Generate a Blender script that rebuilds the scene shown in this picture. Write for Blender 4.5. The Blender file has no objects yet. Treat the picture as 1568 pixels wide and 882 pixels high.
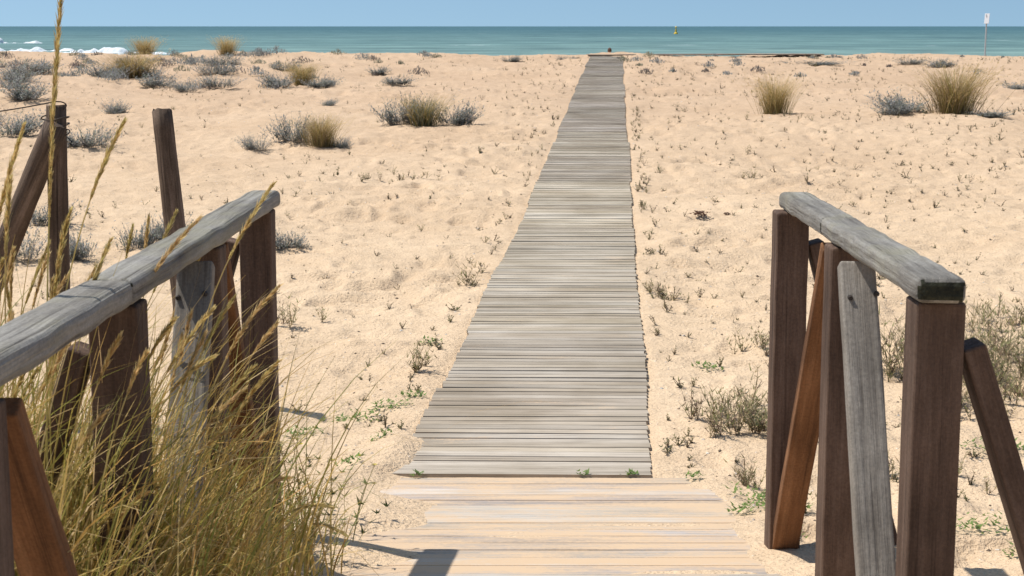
import bpy, math, random, bmesh
import numpy as np
from mathutils import Vector, Matrix
random.seed(7); rng=np.random.default_rng(7)
scene=bpy.context.scene
scene.view_settings.view_transform='Standard'
scene.view_settings.look='None'
scene.view_settings.exposure=0

# ------------------------------------------------------------ terrain maths
TAB=rng.random((8,256,256))*2-1
def vn(x,y,k=0):
    x=np.asarray(x,float); y=np.asarray(y,float)
    xi=np.floor(x).astype(int); yi=np.floor(y).astype(int)
    fx=x-xi; fy=y-yi
    fx=fx*fx*(3-2*fx); fy=fy*fy*(3-2*fy)
    T=TAB[k]; a=T[xi&255,yi&255]; b=T[(xi+1)&255,yi&255]; c=T[xi&255,(yi+1)&255]; d=T[(xi+1)&255,(yi+1)&255]
    return (a*(1-fx)+b*fx)*(1-fy)+(c*(1-fx)+d*fx)*fy
def sst(a,b,x):
    t=np.clip((np.asarray(x,float)-a)/(b-a),0,1); return t*t*(3-2*t)
PY=[-60,-8,0,6.4,7.6,14,18,25,40,52,57,60,66,75,90,130,400]
PZ=[1.2,1.1,.87,.00,.0,.0,.04,.22,.57,.80,.85,.80,.35,-.5,-1.7,-3.5,-9]
yy=np.arange(-60,400,.1); zz=np.interp(yy,PY,PZ)
ker=np.hanning(15); ker/=ker.sum(); zz=np.convolve(np.pad(zz,7,mode='edge'),ker,'valid')
def base(Y): return np.interp(Y,yy,zz)
def cx(Y): return .04+.0667*(np.asarray(Y,float)-6.4)
def H(x,Y):
    x=np.asarray(x,float); Y=np.asarray(Y,float)
    z=base(Y)
    far=sst(14,30,Y)*(1-sst(70,90,Y))
    hum=.10*far*vn(x/3.7+11,Y/4.3,0)+.05*sst(6,12,Y)*vn(x/1.3,Y/1.5+5,1)
    leftdune=.16*sst(-4,-12,x)*sst(24,36,Y)*(1-sst(56,70,Y))*(vn(x/2.6,Y/3.1,5)+.4)
    rough=.6+.6*sst(-.3,.4,vn(x/1.9+3,Y/2.3,4))
    fine=(.026*vn(x/.46,Y/.40,2)+.024*vn(x/.19,Y/.16,3)+.010*vn(x/.09,Y/.08,4))*rough
    fp=vn(x/.27+40,Y/.22+9,6); fp2=vn(x/.22+7,Y/.28+31,7)
    fine=fine-.042*sst(.22,.6,fp)*rough+.012*sst(-.1,.2,fp)-.032*sst(.32,.68,fp2)*rough
    d=np.abs(x-cx(Y))
    onwalk=(1-sst(.56,.95,d))*sst(6.2,6.5,Y)*(1-sst(55,56,Y))
    z1=z+hum+leftdune+fine
    zw=base(Y)-.012+.004*vn(x/.3,Y/.3,2)
    zw=zw+.05*sst(-.34,-.60,x-cx(Y)+.14*vn(x*2,Y*3,1))*(1-sst(6.7,7.5,Y))
    zw=zw+.022*sst(.50,.64,d+.10*vn(x*.3,Y*2.1,1))
    z1=z1*(1-onwalk)+zw*onwalk
    ondeck=(1-sst(.82,1.02,np.abs(x-.03)))*(1-sst(6.40,6.5,Y))
    zd=base(Y)-.0005+.0035*vn(x/.6,Y/.2,3)+.05*sst(-.36,-.70,x+.16*vn(x*2.2,Y*3.1,1))*sst(4.2,5.2,Y)+.012*sst(.72,.88,x+.07*vn(x,Y*3.3,2))
    return z1*(1-ondeck)+zd*ondeck

# ------------------------------------------------------------ helpers
def new_obj(name,mesh,parent=None):
    o=bpy.data.objects.new(name,mesh); scene.collection.objects.link(o)
    if parent: o.parent=parent
    return o
def empty(name,loc=(0,0,0)):
    e=bpy.data.objects.new(name,None); e.location=loc; scene.collection.objects.link(e); return e
def new_mat(name):
    m=bpy.data.materials.new(name); m.use_nodes=True
    nt=m.node_tree; b=nt.nodes['Principled BSDF']
    return m,nt,b
def nd(nt,t,**kw):
    n=nt.nodes.new(t)
    for k,v in kw.items():
        if k in n.inputs: n.inputs[k].default_value=v
        else: setattr(n,k,v)
    return n
def ramp(nt,stops):
    r=nt.nodes.new('ShaderNodeValToRGB'); e=r.color_ramp.elements
    while len(e)<len(stops): e.new(.5)
    for i,(p,c) in enumerate(stops):
        e[i].position=p; e[i].color=(*c,1) if len(c)==3 else c
    return r
def mix(nt,fac,a,b,mode='MIX'):
    m=nt.nodes.new('ShaderNodeMix'); m.data_type='RGBA'; m.blend_type=mode
    for idx,v in ((0,fac),(6,a),(7,b)):
        if isinstance(v,(int,float)): m.inputs[idx].default_value=v
        elif isinstance(v,tuple): m.inputs[idx].default_value=(*v,1) if len(v)==3 else v
        else: nt.links.new(v,m.inputs[idx])
    return m.outputs[2]
def noise(nt,vec,scale,detail=4,rough=.55):
    n=nd(nt,'ShaderNodeTexNoise',Scale=scale,Detail=detail,Roughness=rough)
    nt.links.new(vec,n.inputs['Vector']); return n.outputs['Fac']
def mapping(nt,scale,src='Object',rand=False):
    tc=nt.nodes.new('ShaderNodeTexCoord'); mp=nt.nodes.new('ShaderNodeMapping')
    mp.inputs['Scale'].default_value=scale
    nt.links.new(tc.outputs[src],mp.inputs['Vector'])
    if rand:
        oi=nt.nodes.new('ShaderNodeObjectInfo'); mu=nd(nt,'ShaderNodeMath',operation='MULTIPLY'); mu.inputs[1].default_value=37
        nt.links.new(oi.outputs['Random'],mu.inputs[0]); nt.links.new(mu.outputs[0],mp.inputs['Location'])
    return mp.outputs[0]
def bump(nt,b,h,strength,dist,prev=None):
    n=nd(nt,'ShaderNodeBump',Strength=strength,Distance=dist)
    nt.links.new(h,n.inputs['Height'])
    if prev: nt.links.new(prev,n.inputs['Normal'])
    nt.links.new(n.outputs[0],b.inputs['Normal']); return n.outputs[0]

# ------------------------------------------------------------ materials
def sand_mat():
    m,nt,b=new_mat('sand'); v=mapping(nt,(1,1,1))
    big=noise(nt,v,.35,5); mid=noise(nt,v,6,6,.65); fine=noise(nt,v,120,3,.7); peb=noise(nt,v,48,2,.6)
    c=ramp(nt,[(.3,(.65,.475,.31)),(.7,(.73,.55,.37))]); nt.links.new(big,c.inputs[0])
    c2=ramp(nt,[(.25,(.76,.74,.72)),(.6,(1,1,1)),(.8,(1.06,1.05,1.03))]); nt.links.new(mid,c2.inputs[0])
    col=mix(nt,.6,c.outputs[0],c2.outputs[0],'MULTIPLY')
    c3=ramp(nt,[(.3,(.70,.66,.62)),(.5,(1,1,1)),(.72,(1.15,1.15,1.15))]); nt.links.new(fine,c3.inputs[0])
    col=mix(nt,.65,col,c3.outputs[0],'MULTIPLY')
    c4=ramp(nt,[(.27,(.30,.24,.20)),(.33,(1,1,1))]); nt.links.new(peb,c4.inputs[0])
    col=mix(nt,.75,col,c4.outputs[0],'MULTIPLY')
    c5=ramp(nt,[(.70,(0,0,0)),(.74,(1,1,1))]); nt.links.new(peb,c5.inputs[0])
    col=mix(nt,c5.outputs[0],col,(.76,.70,.62))
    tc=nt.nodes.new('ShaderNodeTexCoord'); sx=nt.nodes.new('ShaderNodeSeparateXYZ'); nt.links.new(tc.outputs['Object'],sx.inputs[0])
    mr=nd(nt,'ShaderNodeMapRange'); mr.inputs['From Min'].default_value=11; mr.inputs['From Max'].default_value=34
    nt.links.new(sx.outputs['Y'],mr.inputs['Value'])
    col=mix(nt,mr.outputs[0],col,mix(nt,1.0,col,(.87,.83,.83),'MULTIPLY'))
    nt.links.new(col,b.inputs['Base Color']); b.inputs['Roughness'].default_value=.95; b.inputs['Specular IOR Level'].default_value=.1
    n1=bump(nt,b,mid,.7,.06); n2=bump(nt,b,peb,.6,.012,n1); bump(nt,b,fine,.5,.006,n2)
    return m
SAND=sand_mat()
def wood(name,c0,c1,c2,sc=(26,26,1.6),crack=.6,moss=None):
    m,nt,b=new_mat(name); v=mapping(nt,sc,rand=True); v2=mapping(nt,(70,70,1.1),rand=True); v3=mapping(nt,(4,4,3.2),rand=True); v4=mapping(nt,(1,1,1),rand=True)
    g=noise(nt,v,1,8,.7); k=noise(nt,v2,1,4,.6); l=noise(nt,v3,1,6,.65); sp=noise(nt,v4,140,3,.7)
    r=ramp(nt,[(.3,c0),(.5,c1),(.72,c2)]); nt.links.new(g,r.inputs[0])
    rk=ramp(nt,[(.30,(.22,.20,.19)),(.42,(1,1,1))]); nt.links.new(k,rk.inputs[0])
    col=mix(nt,crack,r.outputs[0],rk.outputs[0],'MULTIPLY')
    rl=ramp(nt,[(.3,(.55,.54,.53)),(.65,(1.15,1.15,1.15))]); nt.links.new(l,rl.inputs[0])
    col=mix(nt,.85,col,rl.outputs[0],'MULTIPLY')
    rs=ramp(nt,[(.35,(.7,.7,.7)),(.65,(1.2,1.2,1.2))]); nt.links.new(sp,rs.inputs[0])
    col=mix(nt,.6,col,rs.outputs[0],'MULTIPLY')
    if moss:
        mr=ramp(nt,[(.50,(0,0,0)),(.66,(1,1,1))]); nt.links.new(l,mr.inputs[0])
        mm=nd(nt,'ShaderNodeMath',operation='MULTIPLY'); mm.inputs[1].default_value=.5; nt.links.new(mr.outputs[0],mm.inputs[0])
        col=mix(nt,mm.outputs[0],col,moss)
    nt.links.new(col,b.inputs['Base Color']); b.inputs['Roughness'].default_value=.85; b.inputs['Specular IOR Level'].default_value=.2
    n=bump(nt,b,g,.6,.006); n=bump(nt,b,k,.7,.009,n); bump(nt,b,l,.4,.02,n)
    return m
W_RAIL=wood('weathered_rail_wood',(.12,.107,.092),(.245,.227,.20),(.40,.38,.345),crack=.85,moss=(.20,.185,.115))
W_GREY=wood('grey_plank_wood',(.16,.138,.115),(.26,.23,.195),(.35,.315,.27),crack=.55)
W_DARK=wood('brown_post_wood',(.070,.043,.030),(.132,.083,.059),(.20,.135,.10),crack=.6)
W_ORANGE=wood('orange_brace_wood',(.10,.045,.020),(.20,.093,.042),(.31,.16,.08),crack=.55)
W_OLD=wood('old_pole_wood',(.05,.034,.024),(.13,.09,.064),(.25,.18,.14),crack=.85)
W_END=wood('rail_end_grain',(.02,.02,.014),(.04,.04,.025),(.075,.075,.045),sc=(30,30,30))
def slat_mat(name,sandy,soft):
    m,nt,b=new_mat(name)
    at=nd(nt,'ShaderNodeAttribute',attribute_name='col'); v=mapping(nt,(2.2,70,70)); v2=mapping(nt,(1,1,1)); v5=mapping(nt,(1.3,5,5))
    g=noise(nt,v,1,7,.7); s=noise(nt,v5,1.2,7,.7); f=noise(nt,v2,60,3,.6); st=noise(nt,v2,1.1,5,.6)
    r=ramp(nt,[(.28,(.42,.40,.38)),(.5,(1,1,1)),(.75,(1.25,1.25,1.25))]); nt.links.new(g,r.inputs[0])
    col=mix(nt,.9,at.outputs['Color'],r.outputs[0],'MULTIPLY')
    r=ramp(nt,[(.35,(.78,.75,.70)),(.65,(1.12,1.12,1.12))]); nt.links.new(st,r.inputs[0])
    col=mix(nt,1.0,col,r.outputs[0],'MULTIPLY')
    sr=ramp(nt,[(sandy,(0,0,0)),(sandy+soft,(1,1,1))])
    ad=nd(nt,'ShaderNodeMath',operation='MULTIPLY_ADD'); ad.inputs[1].default_value=.25; nt.links.new(f,ad.inputs[0]); nt.links.new(s,ad.inputs[2])
    nt.links.new(ad.outputs[0],sr.inputs[0])
    col=mix(nt,sr.outputs[0],col,(.60,.435,.285))
    nt.links.new(col,b.inputs['Base Color']); b.inputs['Roughness'].default_value=.9; b.inputs['Specular IOR Level'].default_value=.15
    bump(nt,b,g,.5,.004)
    return m
SLAT=slat_mat('boardwalk_slats',.73,.18)
DECKM=slat_mat('sanded_deck_boards',.50,.20)
def foliage_mat():
    m,nt,b=new_mat('foliage'); at=nd(nt,'ShaderNodeAttribute',attribute_name='col')
    nt.links.new(at.outputs['Color'],b.inputs['Base Color']); b.inputs['Roughness'].default_value=.65; b.inputs['Specular IOR Level'].default_value=.25
    tr=nt.nodes.new('ShaderNodeBsdfTranslucent'); nt.links.new(at.outputs['Color'],tr.inputs['Color'])
    ms=nt.nodes.new('ShaderNodeMixShader'); ms.inputs[0].default_value=.4
    out=nt.nodes['Material Output']; nt.links.new(b.outputs[0],ms.inputs[1]); nt.links.new(tr.outputs[0],ms.inputs[2]); nt.links.new(ms.outputs[0],out.inputs[0])
    return m
FOL=foliage_mat()
def plain(name,c,rough=.6,var=.15,sc=20,metal=0):
    m,nt,b=new_mat(name); v=mapping(nt,(1,1,1)); n=noise(nt,v,sc,4)
    r=ramp(nt,[(.3,tuple(x*(1-var) for x in c)),(.7,tuple(min(1,x*(1+var)) for x in c))]); nt.links.new(n,r.inputs[0])
    nt.links.new(r.outputs[0],b.inputs['Base Color']); b.inputs['Roughness'].default_value=rough; b.inputs['Metallic'].default_value=metal
    return m
def sea_mat():
    m,nt,b=new_mat('sea_water'); tc=nt.nodes.new('ShaderNodeTexCoord')
    v1=mapping(nt,(.012,.035,1)); v2=mapping(nt,(.09,.13,1)); v3=mapping(nt,(.5,1.4,1)); v4=mapping(nt,(.05,.07,1))
    a=noise(nt,v1,1,5,.6); w=noise(nt,v2,1,6,.65); f=noise(nt,v3,1,5,.6); wc=noise(nt,v4,1,8,.7)
    sx=nt.nodes.new('ShaderNodeSeparateXYZ'); nt.links.new(tc.outputs['Object'],sx.inputs[0])
    mr=nd(nt,'ShaderNodeMapRange'); mr.inputs['From Min'].default_value=120; mr.inputs['From Max'].default_value=1400
    nt.links.new(sx.outputs['Y'],mr.inputs['Value'])
    g=ramp(nt,[(0,(.20,.285,.255)),(.12,(.145,.235,.225)),(.45,(.090,.170,.180)),(1,(.070,.145,.165))]); nt.links.new(mr.outputs[0],g.inputs[0])
    r=ramp(nt,[(.3,(.58,.66,.70)),(.7,(1.3,1.25,1.2))]); nt.links.new(a,r.inputs[0])
    col=mix(nt,.85,g.outputs[0],r.outputs[0],'MULTIPLY')
    r2=ramp(nt,[(.35,(.60,.66,.70)),(.65,(1.3,1.3,1.3))]); nt.links.new(w,r2.inputs[0])
    col=mix(nt,.95,col,r2.outputs[0],'MULTIPLY')
    r3=ramp(nt,[(.66,(0,0,0)),(.70,(1,1,1))]); nt.links.new(wc,r3.inputs[0])
    col=mix(nt,r3.outputs[0],col,(.6,.66,.66))
    nt.links.new(col,b.inputs['Base Color']); b.inputs['Roughness'].default_value=.6; b.inputs['Specular IOR Level'].default_value=.08
    n=bump(nt,b,w,.8,1.2); bump(nt,b,f,.6,.3,n)
    return m
SEA=sea_mat()

# ------------------------------------------------------------ ground sheet
def build_ground():
    Y=[-60,-40,-25,-15,-8,-4,-2,-1,0,.8,1.5,2.1]
    y=2.5
    while y<62: Y.append(y); y+=max(.018,.0046*y*(1+.5*(y>30)))
    Y+=list(np.linspace(62.5,90,40)); Y+=[100,130,200,400]
    Y=np.array(Y)
    a=np.concatenate([[-60,-20,-8,-4,-2.2,-1.5,-1.1,-.85,-.7],np.linspace(-.6,.6,560),[.7,.85,1.1,1.5,2.2,4,8,20,60]])
    A,YY=np.meshgrid(a,Y); X=A*(np.clip(YY,0,80)*.72+2.2)
    Z=H(X,YY)
    n,mn=A.shape
    co=np.stack([X,YY,Z],-1).reshape(-1,3)
    idx=np.arange(n*mn).reshape(n,mn)
    q=np.stack([idx[:-1,:-1],idx[:-1,1:],idx[1:,1:],idx[1:,:-1]],-1).reshape(-1,4)
    me=bpy.data.meshes.new('sand_ground')
    me.vertices.add(len(co)); me.vertices.foreach_set('co',co.ravel())
    me.loops.add(q.size); me.loops.foreach_set('vertex_index',q.ravel())
    me.polygons.add(len(q)); me.polygons.foreach_set('loop_start',np.arange(0,q.size,4)); me.polygons.foreach_set('loop_total',np.full(len(q),4))
    me.polygons.foreach_set('use_smooth',np.ones(len(q),bool))
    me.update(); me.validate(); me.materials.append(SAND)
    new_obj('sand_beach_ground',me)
build_ground()

# ------------------------------------------------------------ mesh builder with colours
class MB:
    def __init__(s): s.v=[]; s.f=[]; s.c=[]
    def ribbon(s,pts,wid,c0,c1,side=None):
        n=len(pts); b=len(s.v)
        if side is None:
            a=random.uniform(0,6.283); side=Vector((math.cos(a),math.sin(a),random.uniform(-.2,.2)))
        for i,p in enumerate(pts):
            t=i/(n-1); w=wid[i]*.5
            c=tuple(c0[k]*(1-t)+c1[k]*t for k in range(3))
            s.v+= [p-side*w,p+side*w]; s.c+=[c,c]
        for i in range(n-1): s.f.append((b+2*i,b+2*i+1,b+2*i+3,b+2*i+2))
    def tri(s,a,b,c,col):
        k=len(s.v); s.v+=[a,b,c]; s.c+=[col]*3; s.f.append((k,k+1,k+2))
    def box(s,cen,hx,hy,hz,col,rz=0,jit=0,rx=0):
        k=len(s.v); cz,sz=math.cos(rz),math.sin(rz)
        for dx in(-1,1):
            for dy in(-1,1):
                for dz in(-1,1):
                    x=dx*hx+random.uniform(-jit,jit); y=dy*hy+random.uniform(-jit,jit)*.25; z=dz*hz+dx*rx
                    s.v.append(Vector((cen[0]+x*cz-y*sz,cen[1]+x*sz+y*cz,cen[2]+z))); s.c.append(col)
        for f in((0,1,3,2),(4,6,7,5),(0,4,5,1),(2,3,7,6),(0,2,6,4),(1,5,7,3)): s.f.append(tuple(k+i for i in f))
    def mesh(s,name,mat):
        me=bpy.data.meshes.new(name); me.from_pydata([tuple(v) for v in s.v],[],s.f)
        at=me.color_attributes.new('col','FLOAT_COLOR','POINT')
        arr=np.ones((len(s.v),4),np.float32); arr[:,:3]=np.array(s.c); at.data.foreach_set('color',arr.ravel())
        me.materials.append(mat); me.update(); return me
def curve_pts(p,az,L,lean,droop,n=5,wob=0):
    pts=[p.copy()]; q=p.copy(); 
    for i in range(n):
        t=(i+.5)/n; th=lean+droop*t*t; a=az+wob*math.sin(t*5)
        q=q+Vector((math.cos(a)*math.sin(th),math.sin(a)*math.sin(th),math.cos(th)))*(L/n); pts.append(q.copy())
    return pts
def jc(c,v=.2,h=.06):
    k=random.uniform(1-v,1+v); return tuple(max(0,x*k*random.uniform(1-h,1+h)) for x in c)

# ------------------------------------------------------------ boardwalk
def build_walk():
    m=MB(); y=6.43; yend=55.0; nexts=y+1.6; off=0; tw=0; shade=1; warm=1; hl=.55
    while y<yend:
        if y>nexts:
            nexts=y+random.uniform(1.4,2.8); off=random.uniform(-.018,.018); tw=random.uniform(-.010,.010); shade=random.uniform(.88,1.12); warm=random.uniform(.94,1.03); hl=.55+random.uniform(-.014,.014)
        w=random.uniform(.064,.074)
        c=cx(y)+off+.010*math.sin(y*.9)
        g=random.choice([(.455,.385,.31),(.44,.38,.31),(.48,.42,.35),(.42,.355,.28),(.46,.405,.34),(.36,.305,.245),(.43,.365,.285)])
        k=shade*random.uniform(.86,1.10); col=(g[0]*k,g[1]*k,g[2]*k*warm)
        zz_=float(base(y))+.012*float(sst(6.4,7.4,y))+.001+.004*math.sin(y*2.3)+random.uniform(-.0025,.0025)
        m.box((c,y+w/2,zz_),hl+random.uniform(-.006,.006),w/2,.010,col,rz=-.0667*.3+tw+random.uniform(-.004,.004),jit=.0025,rx=random.uniform(-.002,.002))
        y+=w+random.choice([.004,.005,.006,.008,.009,.016])
    me=m.mesh('slats',SLAT); par=empty('wooden_boardwalk'); new_obj('slats',me,par)
    b=MB()
    for o in (-.45,0,.45):
        y=6.5
        while y<54.5:
            y2=y+1.0
            k=len(b.v)
            for Yq in (y,y2):
                for dx in(-.03,.03):
                    for dz in(-.03,-.0145): b.v.append(Vector((float(cx(Yq))+o+dx,Yq,float(base(Yq))+dz))); b.c.append((.12,.10,.085))
            for f in((0,1,5,4),(2,6,7,3),(1,3,7,5),(0,2,3,1),(4,5,7,6),(0,4,6,2)): b.f.append(tuple(k+i for i in f))
            y=y2
    new_obj('bearers',b.mesh('bearers',SLAT),par)
    m=MB(); x=float(cx(55.3))-.6
    while x<11:
        Yc=55.9+.02*x
        z=float(base(Yc))+.06+.015*float(vn(x/3,2.2,1))
        m.box((x,Yc,z),.045,.6,.02,jc((.30,.25,.20),.15)); x+=.10
    new_obj('crest_boardwalk',m.mesh('crest_boardwalk',SLAT))
build_walk()
def build_deck():
    m=MB(); Y=6.40
    while Y>-1.5:
        w=.118; c=Y-w/2
        z=float(base(c))+.003+random.uniform(-.001,.001)
        sl=(float(base(Y))-float(base(Y-w)))/2
        k=len(m.v); ex=.838+random.uniform(-.02,.02); ex2=.77+random.uniform(-.02,.02)
        col=jc(random.choice([(.45,.40,.35),(.42,.375,.335),(.48,.43,.38),(.37,.325,.285)]),.14,.02)
        for dx in(-ex2,ex):
            for s in(-1,1):
                for dz in(-.03,0): m.v.append(Vector((dx,c+s*w/2*.985,z+s*sl*.98+dz+random.uniform(-.001,.001)))); m.c.append(col)
        for f in((0,1,3,2),(4,6,7,5),(0,4,5,1),(2,3,7,6),(0,2,6,4),(1,5,7,3)): m.f.append(tuple(k+i for i in f))
        Y-=w+.004
    new_obj('wooden_deck_ramp',m.mesh('deck',DECKM))
build_deck()

# ------------------------------------------------------------ beams / handrails
def beam(name,p0,p1,wx,wy,mat,parent,endmat=None,bev=.006,jit=.0008,segs=10):
    p0=Vector(p0); p1=Vector(p1); d=p1-p0; L=d.length; zax=d.normalized()
    ref=Vector((1,0,0)); yax=zax.cross(ref).normalized(); xax=yax.cross(zax).normalized()
    vs=[]; fs=[]
    for i in range(segs+1):
        t=i/segs; jx,jy=random.uniform(-jit,jit),random.uniform(-jit,jit)
        for (a,b) in((-1,-1),(1,-1),(1,1),(-1,1)):
            vs.append((a*wx/2+jx+random.uniform(-jit,jit)*.5,b*wy/2+jy+random.uniform(-jit,jit)*.5,t*L))
    for i in range(segs):
        for k in range(4): fs.append((i*4+k,i*4+(k+1)%4,i*4+4+(k+1)%4,i*4+4+k))
    fs.append((3,2,1,0)); n=segs*4; fs.append((n,n+1,n+2,n+3))
    me=bpy.data.meshes.new(name); me.from_pydata(vs,[],fs); me.materials.append(mat)
    if endmat:
        me.materials.append(endmat); me.polygons[-1].material_index=1; me.polygons[-2].material_index=1
    me.update(); o=new_obj(name,me,parent)
    M=Matrix((xax,yax,zax)).transposed().to_4x4(); M.translation=p0; o.matrix_world=M
    bm=o.modifiers.new('bevel','BEVEL'); bm.width=bev; bm.segments=3; bm.limit_method='ANGLE'; bm.angle_limit=math.radians(50)
    return o
BOLT=plain('rusty_bolt',(.05,.04,.035),.5,.3,200,.6)
def bolt(p,parent):
    bm=bmesh.new(); bmesh.ops.create_cone(bm,cap_ends=True,segments=10,radius1=.007,radius2=.005,depth=.012)
    me=bpy.data.meshes.new('bolt'); bm.to_mesh(me); bm.free(); me.materials.append(BOLT)
    o=new_obj('bolt',me,parent); o.location=p; o.rotation_euler=(math.radians(90),0,0)
def handrail(sg,xc,posts,rail_pts,name,outr):
    par=empty(name)
    for i,Y in enumerate(posts):
        zt=1.318+.02*(5-Y)/2
        beam('post_%d'%(i+1),(xc,Y,float(base(Y))-.25),(xc-.004*sg,Y,zt),.103,.10,W_DARK,par,bev=.008)
        xo=xc+sg*.077
        if i in outr: beam('outrigger_%d'%(i+1),(xo+sg*.33,Y+.02,float(base(Y))-.15),(xo,Y+.02,zt-.10),.05,.085,W_DARK,par)
    for i in range(len(rail_pts)-1):
        a=Vector(rail_pts[i]); b=Vector(rail_pts[i+1])
        beam('top_rail_%d'%(i+1),a,b,.102,.054,W_RAIL,par,endmat=W_END,bev=.016,jit=.0022,segs=18)
    xm=xc-sg*.03
    beam('grey_brace',(xm-sg*.004,3.87,1.315),(xm-sg*.018,3.33,.33),.088,.045,W_GREY,par)
    beam('brown_brace',(xc+sg*.02,4.36,1.29),(xc+sg*.0,5.0-.02,.14),.085,.045,W_ORANGE,par)
    bolt((xm-.03,3.80,1.24),par); bolt((xm+.035,3.80,1.25),par)
    if len(posts)>3:
        beam('front_brace',(xc+.005,2.40,1.31),(xc+.035,3.0,.3),.085,.045,W_ORANGE,par)
handrail(1,.893,[4.97,4.12,3.24],[(.915,5.06,1.345),(.903,4.30,1.352),(.878,3.15,1.368)],'wooden_handrail',(0,2))
handrail(-1,-.822,[5.0,4.12,3.20,2.27],[(-.81,5.12,1.345),(-.81,3.10,1.372),(-.815,1.6,1.40)],'wooden_handrail',(0,2))

def pole(name,p0,p1,r0,r1,mat,parent=None,seg=14,n=18):
    p0=Vector(p0);p1=Vector(p1);d=p1-p0;L=d.length;z=d.normalized();y=z.cross(Vector((1,0,0))).normalized();x=y.cross(z)
    vs=[];fs=[]; ph=[random.uniform(0,6.28) for _ in range(4)]
    for i in range(n+1):
        t=i/n; r=r0*(1-t)+r1*t; ox=.012*math.sin(t*3+ph[0]); oy=.01*math.sin(t*4+ph[1])
        for k in range(seg):
            a=k/seg*6.2832; rr=r*(1+.07*math.sin(3*a+ph[2]+t)+.05*math.sin(7*a+ph[3])+random.uniform(-.02,.02))
            vs.append((ox+rr*math.cos(a),oy+rr*math.sin(a),t*L+(random.uniform(-.012,.012) if i==n else 0)))
    for i in range(n):
        for k in range(seg): fs.append((i*seg+k,i*seg+(k+1)%seg,(i+1)*seg+(k+1)%seg,(i+1)*seg+k))
    fs.append(tuple(n*seg+k for k in range(seg))); fs.append(tuple(reversed(range(seg))))
    me=bpy.data.meshes.new(name); me.from_pydata(vs,[],fs); me.materials.append(mat); me.update()
    for p in me.polygons[:-2]: p.use_smooth=True
    o=new_obj(name,me,parent); M=Matrix((x,y,z)).transposed().to_4x4(); M.translation=p0; o.matrix_world=M; return o
pole('wooden_fence_post',(-1.62,7.8,-.2),(-1.735,7.85,1.49),.060,.05,W_OLD)
fp=empty('broken_wooden_fence')
pole('upright_post',(-2.22,7.4,-.2),(-2.14,7.42,1.53),.049,.046,W_OLD,fp)
pole('leaning_log',(-2.86,7.32,-.1),(-2.12,7.34,1.44),.066,.055,W_OLD,fp)
WIRE=plain('rusty_wire',(.06,.045,.035),.6,.3,60,.5)
def wire(name,pts,r,parent):
    cu=bpy.data.curves.new(name,'CURVE'); cu.dimensions='3D'; cu.bevel_depth=r; sp=cu.splines.new('NURBS'); sp.points.add(len(pts)-1)
    for i,p in enumerate(pts): sp.points[i].co=(*p,1)
    sp.use_endpoint_u=True; cu.materials.append(WIRE); new_obj(name,cu,parent)
wp=[]
for i in range(26):
    a=i*.9; wp.append((-2.15+.075*math.cos(a),7.40+.075*math.sin(a),1.36+.005*i+.02*math.sin(i)))
wp+=[(-2.06,7.4,1.52),(-2.12,7.38,1.57),(-2.2,7.3,1.53),(-2.6,7.2,1.48)]
wire('wire_loop',wp,.003,fp)

# ------------------------------------------------------------ plants
GOLD=(.54,.37,.12); STRAW=(.68,.51,.25); OLIVE=(.29,.26,.07); GREY=(.285,.295,.28); PURP=(.20,.17,.15)
def tussock_mesh(name,w,h,cols,n):
    m=MB()
    for i in range(n):
        a=random.uniform(0,6.283); r=abs(random.gauss(0,.34))*w*.5
        p=Vector((r*math.cos(a),r*math.sin(a),-.03)); lean=min(1.1,r/(w*.5)*.7+random.uniform(0,.35))
        L=h*random.choice([random.uniform(.3,.8),random.uniform(.7,1.08)])/max(.55,math.cos(lean*.8))
        c=random.choice(cols); pts=curve_pts(p,a+random.uniform(-1,1),L,lean*.5,random.uniform(.1,1.3),4)
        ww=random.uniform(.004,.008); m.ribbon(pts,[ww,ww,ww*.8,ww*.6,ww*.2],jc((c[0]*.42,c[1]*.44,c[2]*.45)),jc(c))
        if random.random()<.6:
            q=pts[-1]; d=(pts[-1]-pts[-2]).normalized()
            for k in range(4):
                b=random.uniform(0,6.28); e=Vector((math.cos(b),math.sin(b),.3))*.02; m.tri(q-d*.02*k,q-d*.02*k+Vector((.006,0,.006)),q+d*.03-d*.02*k+e,jc(STRAW))
    return m.mesh(name,FOL)
def shrub_mesh(name,w,h,cols,n,leaf=.035):
    m=MB(); lob=[(random.uniform(-.25,.25),random.uniform(-.25,.25),random.uniform(.6,1.1)) for _ in range(5)]
    for i in range(n):
        lx,ly,lh=random.choice(lob)
        p=Vector((lx+random.gauss(0,.10),ly+random.gauss(0,.10),-.03)); a=math.atan2(p.y,p.x); L=h*random.uniform(.35,1.0)*lh
        pts=curve_pts(p,a+random.uniform(-1,1),L,random.uniform(.05,.8),random.uniform(-.2,.5),4)
        c=random.choice(cols); m.ribbon(pts,[.007,.006,.005,.004,.002],jc(PURP),jc(PURP))
        for k in range(random.randint(8,13)):
            t=random.uniform(.15,1); j=min(3,int(t*4)); q=pts[j].lerp(pts[j+1],t*4-j)
            az=random.uniform(0,6.28); up=random.uniform(.2,1.2); l=leaf*random.uniform(.6,1.5)
            d=Vector((math.cos(az)*math.cos(up),math.sin(az)*math.cos(up),math.sin(up)))*l
            sd=Vector((-math.sin(az),math.cos(az),0))*leaf*.17
            m.tri(q-sd,q+sd,q+d,jc(c,.35))
    return m.mesh(name,FOL)
def put(me_fn,name,x,Y,w,h,rz=None):
    o=new_obj(name,me_fn); o.location=(x,Y,float(H(x,Y))); o.rotation_euler=(0,0,random.uniform(0,6.28) if rz is None else rz)
    o.scale=(w,w*random.uniform(.85,1.1),h); return o
TG=[tussock_mesh('tus_gold%d'%i,1,1,[GOLD,STRAW,STRAW,STRAW,OLIVE],1100) for i in range(2)]
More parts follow.
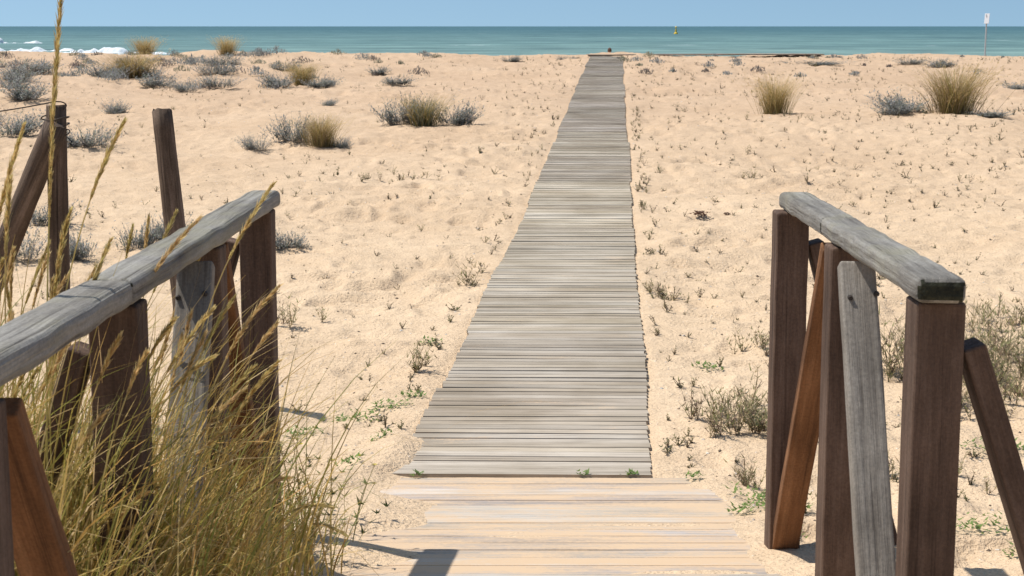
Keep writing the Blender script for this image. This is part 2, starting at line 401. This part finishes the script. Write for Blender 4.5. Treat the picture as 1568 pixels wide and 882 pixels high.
TB=[tussock_mesh('tus_brown%d'%i,1,1,[GOLD,(.40,.29,.16),(.40,.29,.16),STRAW,OLIVE],1400) for i in range(2)]
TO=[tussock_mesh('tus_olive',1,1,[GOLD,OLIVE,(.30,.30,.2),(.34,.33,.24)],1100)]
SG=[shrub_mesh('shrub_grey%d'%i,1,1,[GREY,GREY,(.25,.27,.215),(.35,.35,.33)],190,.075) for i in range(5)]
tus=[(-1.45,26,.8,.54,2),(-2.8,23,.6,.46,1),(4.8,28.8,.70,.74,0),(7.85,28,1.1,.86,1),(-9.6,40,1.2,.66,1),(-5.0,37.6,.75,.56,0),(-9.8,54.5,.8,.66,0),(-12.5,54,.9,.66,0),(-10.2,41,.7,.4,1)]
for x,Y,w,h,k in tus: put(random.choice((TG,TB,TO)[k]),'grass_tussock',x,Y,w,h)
shr=[(-1.85,26.2,.75,.62),(-1.0,26.1,.75,.5),(-3.25,23.4,.65,.5),(-3.7,22.7,.42,.28),(-2.55,23,.4,.26),(7.2,28.4,1.0,.54),(6.75,28,.65,.32),(8.35,27.6,.9,.18),
(-9.1,40,.8,.45),(-10.1,39.5,.9,.5),(-5.4,37,.8,.42),(-4.5,37,.75,.36),(-3.3,13.6,.40,.34),(-3.0,13.8,.4,.36),(-3.6,13.0,.36,.34),(-9.5,31,1.0,.56),(-7.4,29.3,.6,.34),(-6.2,22.8,.75,.42),(-7.9,24.8,.85,.52),
(-1.9,13.3,.3,.22),(-4.15,13,.5,.36),(-4.5,15,.45,.32),(-2.8,38.5,.7,.32),(-3.6,30.5,.38,.2),(-6.7,36,.8,.38),(-.1,53,.7,.28),(1.9,53.5,.6,.22),(9.3,49,1.7,.15),(12.9,48,1.0,.36),(12.4,49.5,.8,.24),(11.7,36,.8,.32),
(-7.2,35,.6,.3),(-8.6,38,1.0,.45),(-10.9,34,.8,.42),(-9.0,27,.5,.3),(-11.5,37,1.0,.45),(-7.7,41,.9,.4),(-12.8,42,1.1,.5),(-6.2,43,.8,.35),(-3.8,44,.7,.3),(-8.4,46,1.0,.4)]
for x,Y,w,h in shr: put(random.choice(SG),'silver_dune_shrub',x,Y,w,h)
def belt():
    m=MB()
    for i in range(210):
        if i<150: x=random.uniform(-21,-2.5); Y=random.uniform(36,55)
        else: x=random.uniform(3.5,24); Y=random.uniform(42,54.5)
        if random.random()<.4 and x>-6 and x<0: continue
        s=random.uniform(.12,.42)*(1 if x<0 else .6); gz=float(H(x,Y)); c=random.choice([GREY,GREY,(.3,.28,.2),PURP])
        for k in range(int(140*s/.3)):
            a=random.uniform(0,6.28); r=random.random()*s; p=Vector((x+r*math.cos(a),Y+r*math.sin(a),gz+random.random()*s*.7*(1-r/s*.6)))
            az=random.uniform(0,6.28); l=random.uniform(.04,.1); sd=Vector((-math.sin(az),math.cos(az),0))*.014
            m.tri(p-sd,p+sd,p+Vector((math.cos(az)*.5,math.sin(az)*.5,.8))*l,jc(c,.3))
    new_obj('distant_dune_shrubs',m.mesh('belt',FOL))
belt()
def sprout(m,x,Y,s,kind):
    gz=float(H(x,Y)); p0=Vector((x,Y,gz-.005))
    if kind==0:
        for k in range(random.randint(3,7)):
            a=random.uniform(0,6.28); c=random.choice([(.13,.13,.05),(.17,.13,.08),(.13,.10,.06),(.15,.15,.07),(.21,.16,.10)])
            pts=curve_pts(p0,a,s*random.uniform(.4,1.1),random.uniform(.2,1.3),random.uniform(-.6,.6),3); w=s*.09+.002
            m.ribbon(pts,[w*.5,w*.8,w*.6,.001],jc(c),jc(c))
            for j in range(7 if s>.035 else 2):
                q=pts[random.randint(1,3)]; b=random.uniform(0,6.28); d=Vector((math.cos(b),math.sin(b),random.uniform(0,.8)))*s*.24; sd=Vector((-math.sin(b),math.cos(b),0))*s*.065
                m.tri(q-sd,q+sd,q+d,jc(c,.3))
    elif kind==1:
        c=random.choice([(.30,.23,.14),(.40,.32,.19),(.22,.16,.11),(.26,.22,.12)])
        for k in range(random.randint(4,8)):
            a=random.uniform(0,6.28); pts=curve_pts(p0,a,s*random.uniform(.6,1.1),random.uniform(.1,.9),random.uniform(-.4,.4),4)
            m.ribbon(pts,[.004,.0035,.003,.0025,.002],jc(c),jc(c))
            for j in range(9):
                q=pts[random.randint(1,4)]; b=random.uniform(0,6.28); d=Vector((math.cos(b),math.sin(b),random.uniform(.2,1.1)))*s*random.uniform(.1,.28); sd=Vector((-math.sin(b),math.cos(b),0))*.004
                m.tri(q-sd,q+sd,q+d,jc(random.choice([c,c,(.22,.22,.09)]),.3))
    else:
        for k in range(int(110*s/.1)):
            a=random.uniform(0,6.28); r=random.random()**.7*s; q=Vector((x+r*math.cos(a)*1.5,Y+r*math.sin(a),0)); q.z=float(H(q.x,q.y))+random.uniform(0,.02+.12*s)
            if abs(q.y-6)<.8: q.z+=.01
            b=random.uniform(0,6.28); l=random.uniform(.010,.026); sd=Vector((-math.sin(b),math.cos(b),0))*l*.35; d=Vector((math.cos(b),math.sin(b),random.uniform(.1,.9)))*l
            m.tri(q-sd,q+sd,q+d,jc((.17,.25,.07),.3))
def weeds():
    m=MB()
    def ok(x,Y): return abs(x-float(cx(Y)))>.62 and not(Y<6.5 and abs(x)<.95)
    for i in range(6200):
        Y=10+45*random.random()**.75; x=random.uniform(-.42,.45)*Y
        if vn(x/2.2,Y/3,7)<-.15 and random.random()<.7: continue
        if x<0 and random.random()<.55: continue
        s=random.uniform(.03,.085) if random.random()<.92 else random.uniform(.08,.14)
        if ok(x,Y): sprout(m,x,Y,s*(.75 if Y<16 else 1.0),0 if random.random()<.87 else 1)
    for i in range(850):
        Y=random.uniform(5.5,13); x=random.uniform(-.5,.5)*Y
        if vn(x/1.1,Y/1.1,7)<-.1 and random.random()<.6: continue
        if ok(x,Y): sprout(m,x,Y,random.uniform(.015,.065),0 if random.random()<.65 else 1)
    for i in range(130):
        Y=random.uniform(6.7,30); s=random.choice([-1,1,1]); sprout(m,float(cx(Y))+s*random.uniform(.63,.78),Y,random.uniform(.03,.09),random.choice([0,1,1]))
    new_obj('beach_weeds',m.mesh('weeds',FOL))
    m=MB()
    cl=[(1.0,7.3,.25,18,.20),(1.25,7.1,.16,14,.2),(1.15,7.5,.12,10,.2),(2.5,8.6,.45,60,.3),(2.9,8.2,.4,40,.3),(2.35,7.6,.25,22,.22),(1.15,11.0,.12,9,.16),(-1.45,19.2,.5,14,.12),(-.30,11.5,.04,3,.2),(-.56,8.5,.03,3,.2),(-1.45,10,.12,5,.2),(1.45,9.2,.15,7,.14),(3.1,9.8,.4,26,.22),(-1.9,7.0,.3,16,.2),(2.9,19,.2,3,.16),(5.5,19,.2,3,.16),(1.05,5.6,.08,6,.12),(.98,6.3,.06,4,.12),(1.75,6.4,.3,14,.14)]
    for x,Y,r,n,s in cl:
        for k in range(n):
            a=x+random.gauss(0,r*.6); b=Y+random.gauss(0,r*.7)
            if ok(a,b): sprout(m,a,b,s*random.uniform(.4,1.05),1)
    new_obj('dry_weed_clumps',m.mesh('dryweeds',FOL))
    m=MB()
    for x,Y,s in [(-.78,7.55,.12),(-.62,7.7,.08),(-1.0,7.2,.08),(-.50,7.9,.05),(.98,6.0,.10),(1.0,5.65,.09),(1.62,5.3,.11),(1.75,5.05,.07),(2.2,6.85,.12),(1.55,5.75,.06),(-.7,6.5,.04),(-.4,6.42,.022),(.5,6.42,.025),(.76,6.35,.03),(.3,6.42,.018),(-.5,9.3,.05),(1.1,8.6,.06),(-.95,5.6,.12),(-1.05,6.1,.10),(.95,5.2,.05),(.86,5.6,.04),(-.60,7.05,.04),(1.5,6.6,.05)]:
        sprout(m,x,Y,s,2)
    new_obj('creeping_green_plants',m.mesh('creep',FOL))
weeds()
def specks():
    m=MB()
    for i in range(3000):
        Y=5+30*random.random()**1.4; x=random.uniform(-.45,.45)*Y
        if abs(x-float(cx(Y)))<.6 or (Y<6.6 and abs(x)<.85): continue
        r=random.uniform(.003,.010)*(1+Y/30); z=float(H(x,Y)); c=random.choice([(.7,.66,.6),(.65,.58,.5),(.2,.15,.11),(.3,.22,.15),(.12,.09,.07)])
        p=[Vector((x+random.uniform(.6,1.3)*r*math.cos(a),Y+random.uniform(.6,1.3)*r*math.sin(a),z)) for a in (0,1.57,3.14,4.71)]; t=Vector((x,Y,z+r*.7))
        for k in range(4): m.tri(p[k],p[(k+1)%4],t,c)
    new_obj('shells_and_pebbles',m.mesh('specks',FOL))
    for x,Y,s in[(1.85,15.3,.10),(2.15,15.6,.05)]:
        mm=MB()
        for k in range(60):
            a=random.uniform(0,6.28); p=Vector((random.gauss(0,.35)*s,random.gauss(0,.35)*s,random.random()*s*.4)); mm.tri(p,p+Vector((math.cos(a),math.sin(a),.3))*s*.3,p+Vector((-math.sin(a),math.cos(a),.6))*s*.25,jc((.14,.075,.05)))
        o=new_obj('dried_seaweed',mm.mesh('seaweed',FOL)); o.location=(x,Y,float(H(x,Y)))
specks()

# foreground tall grass
def fg():
    m=MB()
    cen=[(-1.0,3.35,.17,700,1.05),(-.90,3.70,.15,380,.88),(-.80,4.2,.13,180,.68),(-1.2,3.0,.18,420,1.08),(-.74,3.6,.09,200,.65),(-1.35,3.7,.2,300,1.12),(-.72,4.5,.10,130,.45),(-.84,3.2,.09,230,.78),(-1.0,2.85,.12,240,.92),(-1.6,4.2,.25,340,1.05),(-1.3,4.7,.2,200,.85),(-.85,2.95,.08,140,.62)]
    PAL=[GOLD,GOLD,STRAW,STRAW,OLIVE,(.40,.33,.08),(.64,.45,.15),(.36,.35,.09),(.58,.36,.11)]
    for x,Y,r,n,hh in cen:
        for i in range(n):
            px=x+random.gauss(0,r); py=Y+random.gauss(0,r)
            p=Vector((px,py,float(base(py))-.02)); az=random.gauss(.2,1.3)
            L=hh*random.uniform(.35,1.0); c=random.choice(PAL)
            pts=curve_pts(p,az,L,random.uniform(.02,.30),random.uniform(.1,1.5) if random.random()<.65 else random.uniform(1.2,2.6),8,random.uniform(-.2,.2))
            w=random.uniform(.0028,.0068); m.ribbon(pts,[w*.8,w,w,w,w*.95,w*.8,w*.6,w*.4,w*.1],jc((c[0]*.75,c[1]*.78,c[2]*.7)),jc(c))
    def stem(p0,p1,bend,head,hc=STRAW,w=.0045):
        p0=Vector(p0);p1=Vector(p1); mid=p0.lerp(p1,.55)+Vector(bend); pts=[]
        N=22
        for i in range(N+1):
            t=i/N; pts.append(p0*(1-t)**2+mid*2*t*(1-t)+p1*t*t)
        for sd in (Vector((1,0,0)),Vector((0,1,0))): m.ribbon(pts,[w*(1-.5*i/N) for i in range(N+1)],jc((.42,.38,.13)),jc(hc,.1),sd)
        L=(p1-p0).length; n=int(head/.0022)
        for k in range(n):
            t=1-head/L*(k/n); i=min(N-1,int(t*N)); q=pts[i].lerp(pts[i+1],t*N-i); dr=(pts[i+1]-pts[i]).normalized()
            a=random.uniform(0,6.28); e=Vector((math.cos(a),math.sin(a),0)); e=(e-dr*e.dot(dr)).normalized()
            l=random.uniform(.014,.026)*(0.6+.8*math.sin(math.pi*min(1,(k+2)/n))); d=(dr*.92+e*.32)*l; s2=dr.cross(e).normalized()*.0032
            m.tri(q-s2,q+s2,q+d,jc(hc,.25)); 
    S=[((-.80,3.45,.4),(-.52,3.4,1.56),(-.16,0,.15),.24),((-.82,3.4,.4),(-.49,3.25,1.36),(-.1,0,.2),.28),((-.80,3.4,.4),(-.50,3.3,1.19),(-.08,0,.15),.22),((-.75,3.5,.4),(-.51,3.3,1.05),(-.05,0,.15),.2),
       ((-.93,3.0,.45),(-.835,3.0,2.05),(-.05,0,.1),.6),((-.98,3.1,.45),(-.74,3.0,1.72),(-.12,0,.2),.24),((-1.0,3.3,.45),(-.66,3.3,1.50),(-.15,0,.2),.26),((-.95,3.2,.45),(-.85,3.0,1.55),(-.08,0,.2),.3),
       ((-1.0,3.1,.45),(-.93,2.9,1.62),(-.05,0,.2),.25),((-1.05,3.1,.45),(-.97,2.95,1.46),(-.1,0,.1),.25),((-.88,3.3,.42),(-.62,3.2,1.22),(-.12,0,.25),.2),((-.9,3.4,.42),(-.70,3.2,1.30),(-.1,0,.2),.2),
       ((-.80,3.6,.38),(-.42,3.5,.80),(0,0,.22),.15),((-.78,3.7,.38),(-.40,3.6,.70),(0,0,.25),.12),((-.82,3.5,.38),(-.50,3.4,.90),(-.05,0,.2),.15),((-.9,3.5,.4),(-.60,3.4,1.02),(-.1,0,.2),.2),((-1.02,3.0,.45),(-1.0,2.9,1.50),(0,0,.1),.3),((-.95,2.9,.45),(-.78,2.8,1.38),(-.1,0,.2),.2),
       ((-1.1,3.1,.45),(-.90,2.9,1.72),(-.12,0,.1),.3),((-1.0,3.2,.45),(-.80,3.1,1.48),(-.1,0,.1),.22),((-.9,3.2,.42),(-.60,3.1,1.34),(-.12,0,.15),.22),((-.85,3.3,.42),(-.56,3.2,1.15),(-.1,0,.15),.2)]
    for p0,p1,b,h in S: stem(p0,p1,b,h,random.choice([STRAW,(.68,.54,.24),(.62,.48,.2)]))
    for i in range(110):
        x=random.uniform(-1.45,-.85); Y=random.uniform(2.8,4.2); stem((x,Y,float(base(Y))),(x+random.uniform(-.05,.35),Y+random.uniform(-.2,.1),random.uniform(.8,1.42)),(random.uniform(-.1,0),0,.15),random.uniform(.12,.24),random.choice([STRAW,(.56,.45,.18),(.64,.48,.22)]))
    new_obj('tall_marram_grass',m.mesh('marram',FOL))
    m=MB()
    for i in range(80):
        x=-.78+random.gauss(0,.10); Y=4.85+random.gauss(0,.28); p=Vector((x,Y,float(H(x,Y))-.01)); c=random.choice([(.15,.19,.06),(.22,.23,.09),(.36,.31,.14)])
        pts=curve_pts(p,random.gauss(0,1.2),random.uniform(.1,.3),random.uniform(.1,.6),random.uniform(0,.8),4); m.ribbon(pts,[.004,.004,.003,.003,.002],c,jc(c))
        for k in range(14):
            q=pts[random.randint(1,4)]; b=random.uniform(0,6.28); d=Vector((math.cos(b),math.sin(b),random.uniform(0,1)))*random.uniform(.015,.035); sd=Vector((-math.sin(b),math.cos(b),0))*.005; m.tri(q-sd,q+sd,q+d,jc(c,.3))
        if random.random()<.3:
            q=pts[-1]
            for k in range(6): b=k*1.05; m.tri(q,q+Vector((math.cos(b),math.sin(b),.4))*.009,q+Vector((math.cos(b+.8),math.sin(b+.8),.4))*.009,(.6,.5,.05))
    new_obj('yellow_flowering_weed',m.mesh('yweed',FOL))
fg()

# ------------------------------------------------------------ sea, foam, buoy, sign, person
me=bpy.data.meshes.new('sea')
ys=[60,90,120,160,220,320,500,900,2000,5000,14000]; vs=[];fs=[]
for y in ys:
    for x in (-20000,-3000,-600,-150,0,150,600,3000,20000): vs.append((x,y,-1.2))
for i in range(len(ys)-1):
    for k in range(8): fs.append((i*9+k,i*9+k+1,i*9+10+k,i*9+9+k))
me.from_pydata(vs,[],fs); me.materials.append(SEA); new_obj('sea',me)
FOAM=plain('foam',(.72,.76,.77),.9,.15,1.5)
def wave(x0,x1,Y,h,d,name='breaking_wave'):
    n=140; vs=[];fs=[]
    for i in range(n+1):
        t=i/n; x=x0+(x1-x0)*t; env=math.sin(math.pi*t)**.5; r=max(.02,env*(.75+.9*float(vn(x/1.3,Y,2))+.4*float(vn(x/.5,Y,4)))); hh=max(.01,h*r); dd=d*max(.15,r); yo=1.2*float(vn(x/5,Y,3))
        for k,(a,b) in enumerate(((-1.4,-.05),(-.9,.25),(-.5,.75),(0,1),(.5,.5),(1,-.05))):
            vs.append((x,Y+yo+a*dd,-1.2+b*hh+random.uniform(-.06,.06)*hh))
    for i in range(n):
        for k in range(5): fs.append((i*6+k,i*6+k+1,i*6+7+k,i*6+6+k))
    me=bpy.data.meshes.new(name); me.from_pydata(vs,[],fs); me.materials.append(FOAM); new_obj(name,me)
wave(-60,-40,185,.48,1.8); wave(-58,-38,176,.22,1.5); wave(-120,-86,290,.8,1.6); wave(-80,-52,200,.35,1.5); wave(-90,-58,168,.35,1.8)
YEL=plain('yellow_paint',(.75,.50,.04),.5); WHT=plain('white_paint',(.8,.8,.8),.5); STEEL=plain('grey_pole',(.45,.46,.46),.5)
def lathe(name,prof,mat,parent,loc,seg=20):
    vs=[];fs=[]
    for r,z in prof:
        for k in range(seg): a=k/seg*6.2832; vs.append((r*math.cos(a),r*math.sin(a),z))
    for i in range(len(prof)-1):
        for k in range(seg): fs.append((i*seg+k,i*seg+(k+1)%seg,(i+1)*seg+(k+1)%seg,(i+1)*seg+k))
    me=bpy.data.meshes.new(name); me.from_pydata(vs,[],fs); me.materials.append(mat); o=new_obj(name,me,parent); o.location=loc; return o
bu=empty('navigation_buoy',(64,620,-1.2))
lathe('float_body',[(0,-.5),(.75,-.4),(.85,.1),(.7,.5),(.35,.7),(.3,1.9),(.12,2.1),(.1,2.3),(0,2.3)],YEL,bu,(0,0,0))
lathe('top_mark',[(0,2.35),(.4,2.5),(.4,2.7),(0,3.1)],YEL,bu,(0,0,0))
sg=empty('beach_sign',(19.7,66,float(H(19.7,66))))
lathe('pole',[(0,-.3),(.03,-.3),(.03,2.05),(0,2.05)],STEEL,sg,(0,0,0),10)
def boxm(name,c,s,mat,parent,bev=.01):
    bm=bmesh.new(); bmesh.ops.create_cube(bm,size=1); bmesh.ops.scale(bm,vec=s,verts=bm.verts); bmesh.ops.bevel(bm,geom=list(bm.edges),offset=bev,segments=2,affect='EDGES')
    me=bpy.data.meshes.new(name); bm.to_mesh(me); bm.free(); me.materials.append(mat); o=new_obj(name,me,parent); o.location=c; return o
SIGN=plain('sign_white_enamel',(.86,.87,.88),.4,.03)
sb=boxm('sign_board',(0,-.045,1.87),(.20,.02,.42),SIGN,sg,.006); sb.rotation_euler=(math.radians(-8),0,math.radians(-35))
boxm('bracket_upper',(0,-.03,1.98),(.10,.03,.03),STEEL,sg,.004); boxm('bracket_lower',(0,-.03,1.74),(.10,.03,.03),STEEL,sg,.004)

def person(loc):
    par=empty('seated_person',loc); par.rotation_euler=(0,0,math.radians(12))
    SK=plain('skin',(.50,.28,.19),.6,.08); SH=plain('red_shirt',(.42,.06,.05),.9,.15); HR=plain('brown_hair',(.10,.05,.03),.8,.2); SHT=plain('blue_shorts',(.05,.07,.15),.9)
    def skin(name,verts,edges,rad,mat,root=0):
        me=bpy.data.meshes.new(name); me.from_pydata(verts,edges,[]); me.materials.append(mat); o=new_obj(name,me,par)
        o.modifiers.new('s','SKIN')
        for i,r in enumerate(rad): me.skin_vertices[0].data[i].radius=(r,r*.85)
        me.skin_vertices[0].data[root].use_root=True
        s=o.modifiers.new('u','SUBSURF'); s.levels=2; s.render_levels=2
        me.update(); return o
    skin('body',[(0,0,.11),(0,.0,.26),(0,.01,.42),(0,.03,.53),(0,.04,.60),(-.19,.03,.51),(.19,.03,.51),(-.25,.17,.33),(.25,.17,.33)],
         [(0,1),(1,2),(2,3),(3,4),(3,5),(3,6),(5,7),(6,8)],[.16,.14,.155,.12,.06,.065,.065,.05,.05],SH)
    skin('forearm',[(-.25,.17,.33),(-.15,.38,.38),(-.06,.46,.40)],[(0,1),(1,2)],[.045,.035,.03],SK)
    skin('forearm',[(.25,.17,.33),(.15,.38,.38),(.06,.46,.40)],[(0,1),(1,2)],[.045,.035,.03],SK)
    for s in(-1,1):
        skin('thigh',[(.09*s,.0,.11),(.12*s,.22,.28),(.13*s,.40,.44)],[(0,1),(1,2)],[.10,.085,.065],SHT)
        skin('lower_leg',[(.13*s,.40,.44),(.12*s,.50,.25),(.11*s,.58,.07),(.11*s,.70,.035)],[(0,1),(1,2),(2,3)],[.062,.058,.04,.03],SK)
        for k in range(5): skin('finger',[(s*.055,.46,.41-k*.017),(s*.02,.485,.405-k*.017),(-s*.01,.48,.40-k*.017)],[(0,1),(1,2)],[.009,.008,.007],SK)
    skin('neck',[(0,.04,.58),(0,.05,.68)],[(0,1)],[.055,.052],SK)
    bm=bmesh.new(); bmesh.ops.create_uvsphere(bm,u_segments=24,v_segments=16,radius=1)
    for v in bm.verts:
        c=v.co
        if c.z<0: c.x*=1-.25*(-c.z)
        if c.y>.85: c.y+=.12*max(0,1-abs(c.x)*6)*max(0,1-abs(c.z+.1)*4)
    me=bpy.data.meshes.new('head'); bm.to_mesh(me); bm.free(); me.materials.append(SK)
    for p in me.polygons: p.use_smooth=True
    h=new_obj('head',me,par); h.location=(0,.06,.77); h.scale=(.078,.095,.118)
    bm=bmesh.new(); bmesh.ops.create_uvsphere(bm,u_segments=24,v_segments=16,radius=1.08)
    bmesh.ops.delete(bm,geom=[v for v in bm.verts if (v.co.y>.25 and v.co.z<.55) or v.co.z<-.55],context='VERTS')
    me=bpy.data.meshes.new('hair'); bm.to_mesh(me); bm.free(); me.materials.append(HR); h=new_obj('hair',me,par); h.location=(0,.055,.775); h.scale=(.082,.098,.12)
    for s in(-1,1):
        lathe('ear',[(0,-.03),(.012,-.02),(.014,.01),(0,.03)],SK,par,(s*.08,.06,.765),8)
        lathe('eye',[(0,-.010),(.010,-.004),(.010,.004),(0,.010)],WHT,par,(s*.03,.145,.785),8)
    lathe('mouth',[(0,-.006),(.022,0),(0,.006)],SH,par,(0,.138,.715),8)
person((4.22,68.3,float(H(4.22,68.3))-.02))

# ------------------------------------------------------------ light, sky, camera
Lv=Vector((.58,-.17,-1.15)).normalized()
sun=bpy.data.lights.new('sun','SUN'); sun.energy=4.9; sun.angle=math.radians(.5); sun.color=(1,.965,.90)
so=bpy.data.objects.new('sun',sun); scene.collection.objects.link(so); so.rotation_euler=Lv.to_track_quat('-Z','Y').to_euler(); so.location=(-20,10,40)
w=bpy.data.worlds.new('World'); scene.world=w; w.use_nodes=True; nt=w.node_tree; bg=nt.nodes['Background']
sky=nt.nodes.new('ShaderNodeTexSky'); sky.sky_type='NISHITA'; sky.sun_disc=False; sky.sun_elevation=math.asin(-Lv.z); sky.sun_rotation=math.atan2(-Lv.x,-Lv.y)
sky.air_density=1.0; sky.dust_density=.8; sky.ozone_density=1.1
# sky model sampled a little above the horizon, to colour the low sky bluer
tc=nt.nodes.new('ShaderNodeTexCoord'); va=nt.nodes.new('ShaderNodeVectorMath'); va.operation='ADD'; va.inputs[1].default_value=(0,0,.16)
vnm=nt.nodes.new('ShaderNodeVectorMath'); vnm.operation='NORMALIZE'
nt.links.new(tc.outputs['Generated'],va.inputs[0]); nt.links.new(va.outputs[0],vnm.inputs[0]); nt.links.new(vnm.outputs[0],sky.inputs['Vector'])
colr=mix(nt,1.0,sky.outputs[0],(.92,1.03,1.04),'MULTIPLY')
nt.links.new(colr,bg.inputs[0]); bg.inputs[1].default_value=.12
cam=bpy.data.cameras.new('camera'); cam.lens=55.1; cam.sensor_width=36; cam.clip_end=40000; cam.clip_start=.05
cam.dof.use_dof=True; cam.dof.focus_distance=7.5; cam.dof.aperture_fstop=18
co=bpy.data.objects.new('camera',cam); scene.collection.objects.link(co); co.location=(0,0,1.9); co.rotation_euler=(math.radians(90-9.49),0,0)
scene.camera=co
